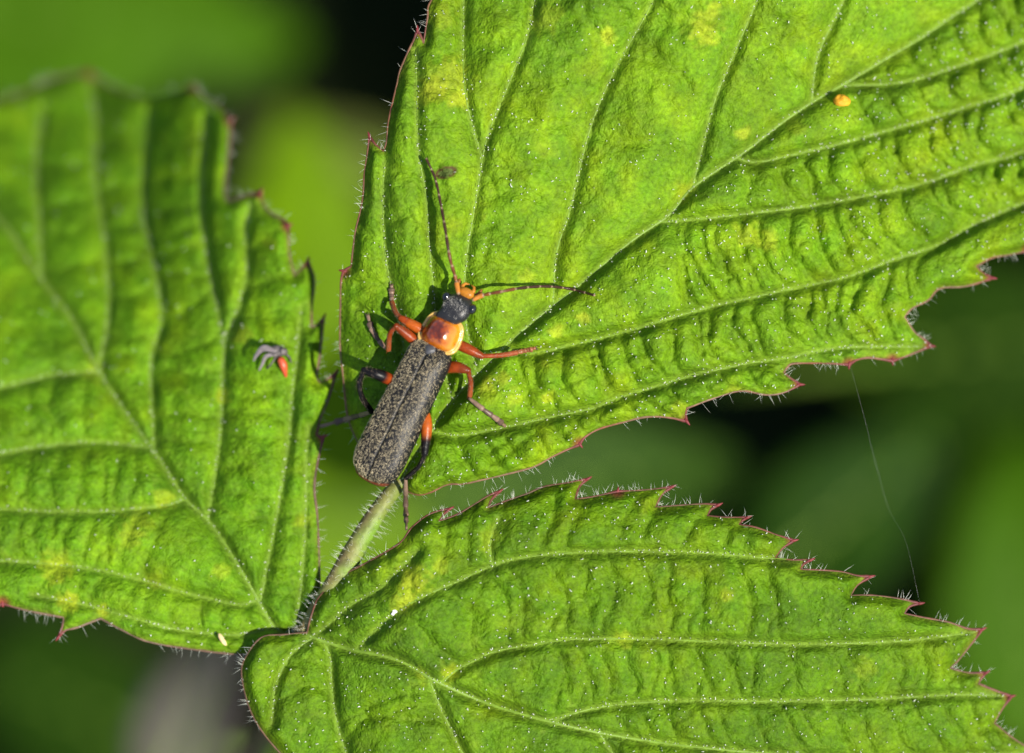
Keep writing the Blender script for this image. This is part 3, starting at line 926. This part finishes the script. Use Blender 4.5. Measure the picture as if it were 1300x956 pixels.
def ely(side, v, u):
    """wing case surface: v along the body 0..1, u from the suture 0 to the outer edge 1"""
    y = v * .80
    e = np.clip(1 - np.clip(1 - y / .15, 0, 1) ** 2.5, 0, 1) ** (1 / 2.2)
    s = 1 - .30 * np.clip((y - .72) / .08, 0, 1) ** 2.4
    w = (.122 + .017 * sstep(.75, .1, y)) * (.02 + .98 * e) * s
    th = u * math.radians(104)
    n = 2.5
    cx = np.abs(np.sin(th)) ** (2 / n); cz = np.sign(np.cos(th)) * np.abs(np.cos(th)) ** (2 / n)
    h = (.078 + .018 * np.sin(np.pi * np.clip(y / .8, 0, 1))) * (.25 + .75 * e ** .8) * (1 - .35 * np.clip((y - .70) / .1, 0, 1) ** 2)
    x = side * (.0018 + w * cx)
    z = .165 + h * cz - .018 * (1 - e)
    z = z - .003 * np.exp(-(np.abs(x) / .003) ** 2) * sstep(0, .1, y)
    z = z + .013 * np.exp(-((np.abs(x) - .082) / .028) ** 2 - ((y - .735) / .04) ** 2)
    z = z + .003 * np.sin(y * 21 + side) * np.sin(np.abs(x) * 40)
    return x, y, z

for side in (-1, 1):
    nv, nu = 70, 30
    vv = np.linspace(0, 1, nv) ** 1.25
    Vg, Ug = np.meshgrid(vv, np.linspace(0, 1, nu), indexing='ij')
    x, y, z = ely(side, Vg, Ug)
    P3 = B(x, y, z).reshape(-1, 3)
    f = np.array(grid_faces(nv, nu))
    if side == -1: f = f[:, ::-1]
    w_ = put('wing_case', P3, f, M_ELY, broot, BO)
    sm = w_.modifiers.new('shell', 'SOLIDIFY'); sm.thickness = .006; sm.offset = -1
    # short golden hairs combed towards the tail
    N = 1600
    v_ = rng.uniform(.004, .995, N); u_ = np.degrees(np.arcsin(np.clip(rng.uniform(.025, 1, N) ** 1.25, 0, 1))) / 104 * np.where(rng.random(N) < .2, 1.12, 1)
    a = B(*ely(side, v_, u_))
    dv = B(*ely(side, v_ + 1e-3, u_)) - a; du = B(*ely(side, v_, u_ + 1e-3)) - a
    dv /= np.linalg.norm(dv, axis=1)[:, None]; du /= np.linalg.norm(du, axis=1)[:, None] + 1e-12
    nr = np.cross(du, dv) * side
    nr /= np.linalg.norm(nr, axis=1)[:, None] + 1e-12
    d = -dv + nr * rng.uniform(.25, .75, (N, 1)) + du * rng.normal(0, .35, (N, 1))
    hv, hf = cones(a, d, rng.uniform(.005, .011, N), rng.uniform(.0006, .0013, N))
    tag(put('golden_hairs', hv, hf, M_SETA, w_, BO), None, kind='stuff')

# scutellum, the small grey plate between the wing cases
t = np.linspace(0, 2 * np.pi, 18, endpoint=False)
rr = np.linspace(0, 1, 6)
Rg, Tg = np.meshgrid(rr, t, indexing='ij')
sx = .026 * Rg * np.cos(Tg) * (1.15 + .45 * np.sin(Tg)); sy = .758 + .032 * Rg * np.sin(Tg)
put('scutellum', B(sx.ravel(), sy.ravel(), (.232 + .016 * (1 - Rg ** 2)).ravel()), grid_faces(6, 18, True), M_BODY, broot, BO, np.array([.055, .055, .058]))

# pronotum: amber shield with a pale flared rim
nr_, nt = 34, 72
Rg, Tg = np.meshgrid(np.linspace(0.0, 1, nr_), np.linspace(0, 2 * np.pi, nt, endpoint=False), indexing='ij')
n = 3.0
ca, sa = np.cos(Tg), np.sin(Tg)
q = (np.abs(ca) ** n + np.abs(sa) ** n) ** (-1 / n)
px_ = .008 + .119 * Rg * q * ca * (1 - .10 * Rg * sa); py_ = .872 + .106 * Rg * q * sa
dome = np.clip(1 - (Rg / .86) ** 2.6, 0, None)
pz_ = .207 + .060 * dome ** .9 + .016 * sstep(.80, 1, Rg) - .035 * Rg ** 3 * np.abs(ca) ** 3 - .012 * Rg ** 2 * (sa > 0) * sa ** 2
pz_ = pz_ + .005 * np.exp(-((np.abs(px_) - .042) / .035) ** 2 - ((py_ - .85) / .035) ** 2) - .002 * np.exp(-(px_ / .012) ** 2) * (Rg < .8)
pz_ = pz_ - .012 * np.clip((Rg - .95) / .05, 0, 1)
nn = vnoise(px_ * 1000, py_ * 1000, 26) - .5; nb = vnoise(px_ * 1000 + 90, py_ * 1000, 11) - .5
Rw = Rg + .10 * nn + .05 * nb
amber = np.array([.38, .095, .004]); deep = np.array([.17, .026, .004]); brown = np.array([.075, .016, .008]); cream = np.array([.52, .32, .075]); gold = np.array([.50, .20, .006])
pc = np.broadcast_to(deep, Rg.shape + (3,)).copy()
def lay(col, k):
    global pc
    k = np.clip(k, 0, 1)[..., None]
    pc = pc * (1 - k) + col * k
lay(amber, sstep(.35, .75, Rw + .25 * nb + .4 * (px_ / .108)))
lay(gold, .75 * sstep(.35, .85, px_ / .108 + .3 * nn))
lay(brown, .9 * sstep(.75, .15, np.hypot((px_ + .010) / .07, (py_ - .872) / .07) + 1.1 * nb + .6 * nn))
lay(brown, .55 * sstep(.06, .0, np.abs(Rg - .83) + .12 * (sa > -.2) + .15 * nn))
lay(cream, sstep(.81, .88, Rg + .03 * nb))
f = [q[::-1] for q in grid_faces(nr_, nt, True)]
po = put('pronotum', B(px_.ravel(), py_.ravel(), pz_.ravel()), f, M_PRO, broot, BO, pc.reshape(-1, 3))
sm = po.modifiers.new('plate', 'SOLIDIFY'); sm.thickness = .01; sm.offset = -1

# head
X, Y, Z, f = loft([(.93, .20, .062, .03), (.955, .204, .072, .042), (.99, .206, .080, .05), (1.03, .204, .086, .052), (1.065, .196, .086, .048), (1.09, .186, .072, .038), (1.112, .174, .046, .024), (1.12, .170, .01, .008)], 28, 2.6)
HX = .026
X = X * .93; Y = .93 + (Y - .93) * .92
hd = put('head', B(X + HX * sstep(.93, 1.0, Y), Y, Z), f, M_BODY, broot, BO, np.array([.017, .017, .018]))
N = 150
th = rng.uniform(0, 2 * np.pi, N); r_ = np.sqrt(rng.random(N)) * .95
HS = .074
hx, hy = HS * r_ * np.cos(th), 1.018 + .060 * r_ * np.sin(th)
hz = .203 + .050 * np.sqrt(np.clip(1 - (np.abs(hx) / .086) ** 2.6 * .9 - ((hy - 1.03) / .11) ** 2 * .5, 0, 1))
d = np.stack([rng.normal(0, .4, N), rng.normal(0, .4, N), np.full(N, .5)], -1) + np.array([.35, .8, 0])
hv, hf = cones(B(hx + HX, hy, hz), d, rng.uniform(.009, .015, N), rng.uniform(.0006, .0012, N))
tag(put('grey_hairs', hv, hf, M_SETAG, hd, BO), None, kind='stuff')


def ball(c, r, ax=(1, 1, 1), n=14):
    a = np.linspace(0, np.pi, n); b = np.linspace(0, 2 * np.pi, n * 2, endpoint=False)
    A_, B_ = np.meshgrid(a, b, indexing='ij')
    v = np.stack([np.sin(A_) * np.cos(B_) * r * ax[0], np.sin(A_) * np.sin(B_) * r * ax[1], np.cos(A_) * r * ax[2]], -1).reshape(-1, 3)
    return v + np.asarray(c), [q[::-1] for q in grid_faces(n, n * 2, True)]

for s in (-1, 1):
    v, f = ball((s * .079 + HX, 1.055, .205), .0255, (.95, 1.1, 1.0))
    put('eye', B(v[:, 0], v[:, 1], v[:, 2]), f, M_EYE, broot, BO)

# mouthparts: orange face plate, jaws and feelers
OR = (.34, .13, .014); ORB = (.17, .06, .014)
parts = []
v, f = ball((.004 + HX, 1.118, .180), .04, (1.15, .72, .62)); parts.append((B(*v.T), f, OR))
for s in (-1, 1):
    tv, tf, _ = tube(B(HX + np.array([s * .026, s * .034, s * .026, s * .006]), [1.125, 1.146, 1.163, 1.168], [.175, .168, .162, .16]), [.011, .011, .008, .003], 8); parts.append((tv, tf, OR))
    tv, tf, _ = tube(B(HX + np.array([s * .034, s * .052, s * .060]), [1.125, 1.135, 1.15], [.165, .16, .155]), [.007, .006, .007], 8); parts.append((tv, tf, ORB))
    tv, tf, _ = tube(B(HX + np.array([s * .060, s * .066, s * .066]), [1.15, 1.158, 1.17], [.155, .155, .155]), [.007, .010, .007], 8); parts.append((tv, tf, ORB))
v, f, c = join(parts)
put('mouthparts', v, f, M_LEG, broot, BO, c)

# antennae: eleven jointed segments each
HZ = BZ + .21
def zset(pts):
    return np.array([np.r_[W(a, b, z)] for a, b, z in pts])
def AZ(a, b, dz): return (a, b, float(up.height([(a, b)])[0][0]) + dz)
ANT = [[(582, 373, HZ + .0), (578, 352, HZ - .01), AZ(571, 327, .13), AZ(565, 290, .09), AZ(560, 262, .07), AZ(552.5, 227, .045), AZ(541, 201, .03)],
       [(600, 381, HZ - .01), (612, 375, HZ - .01), AZ(637, 370, .14), AZ(662, 365.5, .10), AZ(694, 363.5, .08), AZ(725, 367, .05), AZ(755, 375, .03)]]
for ai, pts in enumerate(ANT):
    cv = catmull(zset(pts), .005)
    a0 = None
    cuts = np.r_[0, np.cumsum([.085, .05, .085, .1, .105, .105, .1, .098, .095, .09, .087])]
    cuts /= cuts[-1]
    for k in range(11):
        q = at_frac(cv, np.linspace(cuts[k], cuts[k + 1], 9))
        tt = np.linspace(0, 1, 9)
        r0 = [.0125, .0095][min(k, 1)] * (1 if k < 2 else 1) if k < 2 else .0098 - .00035 * k
        rad = 1.22 * r0 * (.62 + .30 * tt + .12 * np.sin(np.pi * tt))
        rad[-1] *= .75
        v, f, ring = tube(q, rad, 9)
        dark = np.array([.035, .017, .010]) if k > 3 else np.array([.16, .055, .015])
        if k == 0: dark = np.array([.36, .13, .02])
        if k in (2, 3): dark = np.array([.10, .036, .014])
        pale = np.array([.22, .15, .09])
        cc = np.where((ring[:, None] >= 8) | (ring[:, None] == 0), pale, dark)
        if a0 is None:
            an = bpy.data.objects.new('antenna', None); scene.collection.objects.link(an); an.parent = broot; an.empty_display_size = .05
            a0 = an
        put('antenna_segment', v, f, M_LEG, an, BO, cc)

# legs
RED = np.array([.20, .032, .005]); ORG = np.array([.29, .060, .006]); BLK = np.array([.005, .004, .004]); RBR = np.array([.20, .05, .016]); TAR = np.array([.17, .11, .075]); TARD = np.array([.085, .055, .04])
def up_off(a, b, dz, on=None):
    on = on or up
    return (a, b, float(on.height([(a, b)])[0][0]) + dz)

def leg(fem, tib, tar, fr, tr, cf, ct, ctar):
    parts = []
    F_ = catmull(zset(fem), .006); t = np.linspace(0, 1, len(F_))
    rad = fr * (.62 + .5 * np.sin(np.pi * np.clip(t * .85 + .05, 0, 1)) ** .8 - .18 * t ** 3)
    v, f, ring = tube(F_, rad, 12)
    tt = t[np.clip(ring, 0, len(t) - 1)][:, None]
    c = cf(tt)
    parts.append((v, f, c))
    T_ = catmull(zset(tib), .006); t = np.linspace(0, 1, len(T_))
    rad = tr * (.85 + .22 * t + .1 * np.exp(-(t / .08) ** 2))
    v, f, ring = tube(T_, rad, 10)
    parts.append((v, f, ct(t[np.clip(ring, 0, len(t) - 1)][:, None])))
    v, f = ball(F_[-1], tr * 1.15, n=9); parts.append((v, f, cf(np.ones((len(v), 1)))))
    for dx in (-1, 1):                                   # spurs at the end of the shin
        e = T_[-1]; dd = (T_[-1] - T_[-3]); dd /= np.linalg.norm(dd)
        v, f, _ = tube([e, e + dd * .012 + np.array([dx * .006, dx * .003, 0]), e + dd * .022 + np.array([dx * .01, dx * .005, -.004])], [.003, .0022, .001], 5)
        parts.append((v, f, ct(np.ones((len(v), 1)))))
    v, f, c = join(parts)
    o = put('leg', v, f, M_LEG, broot, BO, c)
    # hairs on shin and thigh
    allp = np.vstack([T_, F_]); N = 150
    ii = rng.integers(0, len(allp), N)
    rr = np.r_[np.full(len(T_), tr), np.full(len(F_), fr * .9)][ii]
    tg = np.vstack([np.gradient(T_, axis=0), np.gradient(F_, axis=0)])[ii]
    d = rng.normal(0, 1, (N, 3)); d -= tg * ((d * tg).sum(1) / (tg * tg).sum(1))[:, None]; d /= np.linalg.norm(d, axis=1)[:, None]
    hv, hf = cones(allp[ii] + d * rr[:, None], d * .7 + tg / np.linalg.norm(tg, axis=1)[:, None], rng.uniform(.007, .014, N), .0006)
    tag(put('leg_hairs', hv, hf, M_SETAD, o, BO), None, kind='stuff')
    # foot of five segments with two claws
    A_ = catmull(zset(tar), .004)
    parts = []
    cuts = [0, .30, .50, .66, .80, 1.0]
    for k in range(5):
        q = at_frac(A_, np.linspace(cuts[k], cuts[k + 1], 7)); t = np.linspace(0, 1, 7)
        w = [.0145, .0155, .0165, .0200, .0105][k]
        v, f, ring = tube(q, w * (.55 + .45 * t ** .7), 10, flat=.7)
        parts.append((v, f, (TARD if k % 2 else TAR) if ctar is None else ctar))
    e = A_[-1]; dd = A_[-1] - A_[-4]; dd /= np.linalg.norm(dd); sd = np.array([-dd[1], dd[0], 0])
    for s in (-1, 1):
        v, f, _ = tube([e, e + dd * .012 + sd * s * .009, e + dd * .020 + sd * s * .008 - np.array([0, 0, .006])], [.004, .003, .0012], 6)
        parts.append((v, f, TARD))
    v, f, c = join(parts)
    put('foot', v, f, M_LEG, o, BO, c)

solid = lambda c: (lambda t: np.broadcast_to(c, (len(t), 3)))
def two(c1, c2, at, soft=.06):
    def fn(t):
        k = sstep(at - soft, at + soft, t)
        return c1 * (1 - k) + c2 * k
    return fn
zb = BZ
# front pair
leg([(552, 428, zb + .13), (530, 416, zb + .15), (509, 404, zb + .155)], [(509, 404, zb + .155), (502, 396, zb + .12), (497.5, 384, zb + .06)],
    [up_off(497.5, 384, .045), up_off(497, 374, .022), up_off(497, 363, .016)], .027, .0145, two(ORG, RED, .8), solid(RBR * .9), None)
leg([(570, 432, zb + .12), (590, 441, zb + .13), (612, 452, zb + .13)], [(612, 452, zb + .13), (635, 451, zb + .09), (656, 447.5, zb + .05)],
    [up_off(656, 447.5, .04), up_off(666, 445, .02), up_off(679, 442, .016)], .026, .014, two(RED, RED * .8, .8), two(RED * .9, RBR, .6, .3), np.array([.20, .075, .035]))
# middle pair
leg([(540, 446, zb + .11), (520, 427, zb + .16), (503, 414, zb + .19)], [(503, 414, zb + .19), (495, 424, zb + .15), (493, 444, zb + .06)],
    [up_off(493, 444, .04), up_off(484, 436, .018), up_off(472, 418, .018), up_off(467, 401, .016)], .026, .0145, two(RED, RED * .7, .7), two(RED * .8, RBR, .5, .2), None)
leg([(560, 468, zb + .10), (578, 466, zb + .16), (594, 470, zb + .18)], [(594, 470, zb + .18), (597.5, 486, zb + .13), (596, 506, zb + .06)],
    [up_off(596, 506, .045), up_off(614, 520, .02), up_off(632, 533, .018), up_off(641, 541, .016)], .029, .0145, two(RED, RED * .6, .75), two(RED * .65, RBR, .5, .3), None)
# hind pair
leg([(508, 488, zb + .10), (484, 477, zb + .20), (462, 470, zb + .21)], [(462, 470, zb + .21), (456, 487, zb + .17), (460, 505, zb + .12), (472, 523, zb + .05)],
    [(472, 523, zb + .03), up_off(442, 531.5, .02), (422, 537, float(left.height([(404, 540)])[0][0]) + .04), (408, 541, float(left.height([(403, 541)])[0][0]) + .018)], .029, .0155, two(RED, BLK, .52, .08), solid(BLK), None)
leg([(528, 505, zb + .10), (541, 535, zb + .18), (539, 577, zb + .17)], [(539, 577, zb + .17), (531.5, 592, zb + .13), (515, 607, zb + .06)],
    [(515, 607, zb + .05), (515, 620, zb + .0), (515, 643, -.05), (516, 671, float(low.height([(522, 675)])[0][0]) + .016)], .028, .013, two(ORG, BLK, .72, .08), solid(BLK * 1.5), None)


# ---------------------------------------------------------------- bits lying on the leaflets
def lump(c, ax, seed, amp=.25, n=14):
    v, f = ball((0, 0, 0), 1, (1, 1, 1), n)
    k = 1 + amp * (vnoise(v[:, 0] * 10 + seed * 31, v[:, 1] * 10 + v[:, 2] * 17, 6) - .5) * 2
    return v * k[:, None] * np.asarray(ax) + np.asarray(c), f

z = float(up.height([(1068, 128)])[0][0])
c = W(1068, 128, z + .012)
v, f = lump(c, (.040, .031, .028), 3, .3)
tag(put('pollen_clump', v, f, simple('pollen_orange', (.50, .24, .01), .7, .3, noise=(30, .3), bump=(50, .01, .8)), None, c), 'tiny orange pollen clump lying beside the pale midrib', 'pollen')

z = float(low.height([(500, 778)])[0][0])
c = W(500, 778, z + .012)
pr = [lump(c + np.array([dx, dy, 0]), (.009, .008, .007), s, .35, 8) for dx, dy, s in ((0, 0, 1), (.010, .006, 2), (-.007, -.006, 4), (.002, .011, 5))]
v, f, _ = join([(a, b, (1, 1, 1)) for a, b in pr])
tag(put('white_fluff', v, f, simple('fluff_white', (.6, .6, .56), .8, .2, noise=(40, .2)), None, c), 'white fluff speck near the yellow patch on the lower leaflet', 'fluff')

z = float(left.height([(282, 812)])[0][0])
c = W(282, 812, z + .012)
p = np.array([W(278, 805, z + .016), W(282, 812, z + .018), W(287, 819, z + .012)])
v, f, _ = tube(catmull(p, .01), [.008, .013, .014, .014, .012, .006][:len(catmull(p, .01))] if len(catmull(p, .01)) <= 6 else np.interp(np.linspace(0, 1, len(catmull(p, .01))), [0, .2, .8, 1], [.006, .013, .013, .005]), 7, .6)
tag(put('straw_chip', v, f, simple('straw_tan', (.55, .40, .20), .7, .3, noise=(30, .25)), None, c), 'tan chip of straw on the drooping leaflet near its hairy lower edge', 'chip')

# remains of a small fly
zf = float(left.height([(345, 452)])[0][0])
c = W(345, 452, zf)
fl = root('dead_fly', c, 'tiny crumpled fly with red abdomen stuck on the drooping leaflet', 'fly')
mg = simple('fly_grey', (.09, .075, .07), .5, .5, noise=(30, .5)); mw = simple('fly_wing', (.26, .22, .22), .3, .6, noise=(20, .4), trans=.3); mrd = simple('fly_red', (.42, .06, .02), .4, .5, noise=(25, .3))
v, f = lump(W(352, 446, zf + .04), (.034, .030, .026), 5, .3); put('thorax', v, f, mg, fl, c)
v, f = lump(W(360, 446, zf + .055), (.022, .022, .02), 6, .2); put('head', v, f, mg, fl, c)
p = catmull(np.array([W(356, 456, zf + .045), W(360, 465, zf + .04), W(363, 478, zf + .02)]), .01)
v, f, _ = tube(p, np.interp(np.linspace(0, 1, len(p)), [0, .4, 1], [.020, .024, .008]), 10); put('abdomen', v, f, mrd, fl, c)
for k, q in enumerate(([(350, 446), (335, 442), (326, 450), (322, 458)], [(350, 450), (338, 452), (333, 462), (329, 470)])):
    p = catmull(np.array([W(a, b, zf + .06 - .012 * i) for i, (a, b) in enumerate(q)]), .01)
    v, f, _ = tube(p, np.interp(np.linspace(0, 1, len(p)), [0, .4, 1], [.008, .020 - .008 * k, .005]), 8, .3); put('wing', v, f, mw, fl, c)
for q in ([(352, 450), (345, 461), (339, 468)], [(355, 446), (366, 452), (370, 460)]):
    p = catmull(np.array([W(a, b, zf + d) for (a, b), d in zip(q, (.04, .05, .01))]), .01)
    v, f, _ = tube(p, .005, 6); put('leg', v, f, mg, fl, c)

# a strand of spider silk from the upper leaflet's tooth to the lower leaflet's tooth
za = float(up.height([(1078, 462)])[0][0]); zc = float(low.height([(1168, 767)])[0][0])
p = catmull(np.array([W(1079, 463, za), W(1096, 525, (za + zc) / 2 + .02), W(1110, 582, -.18), W(1128, 645, -.2), W(1150, 688, (za + zc) / 2), W(1168, 767, zc)]), .03)
v, f, _ = tube(p, .00013, 5)
tag(put('spider_thread', v, f, simple('silk', (.7, .7, .65), .2, .8, trans=.3), None, p[0]), 'single fine spider thread strung between two toothed leaflet edges', 'thread')
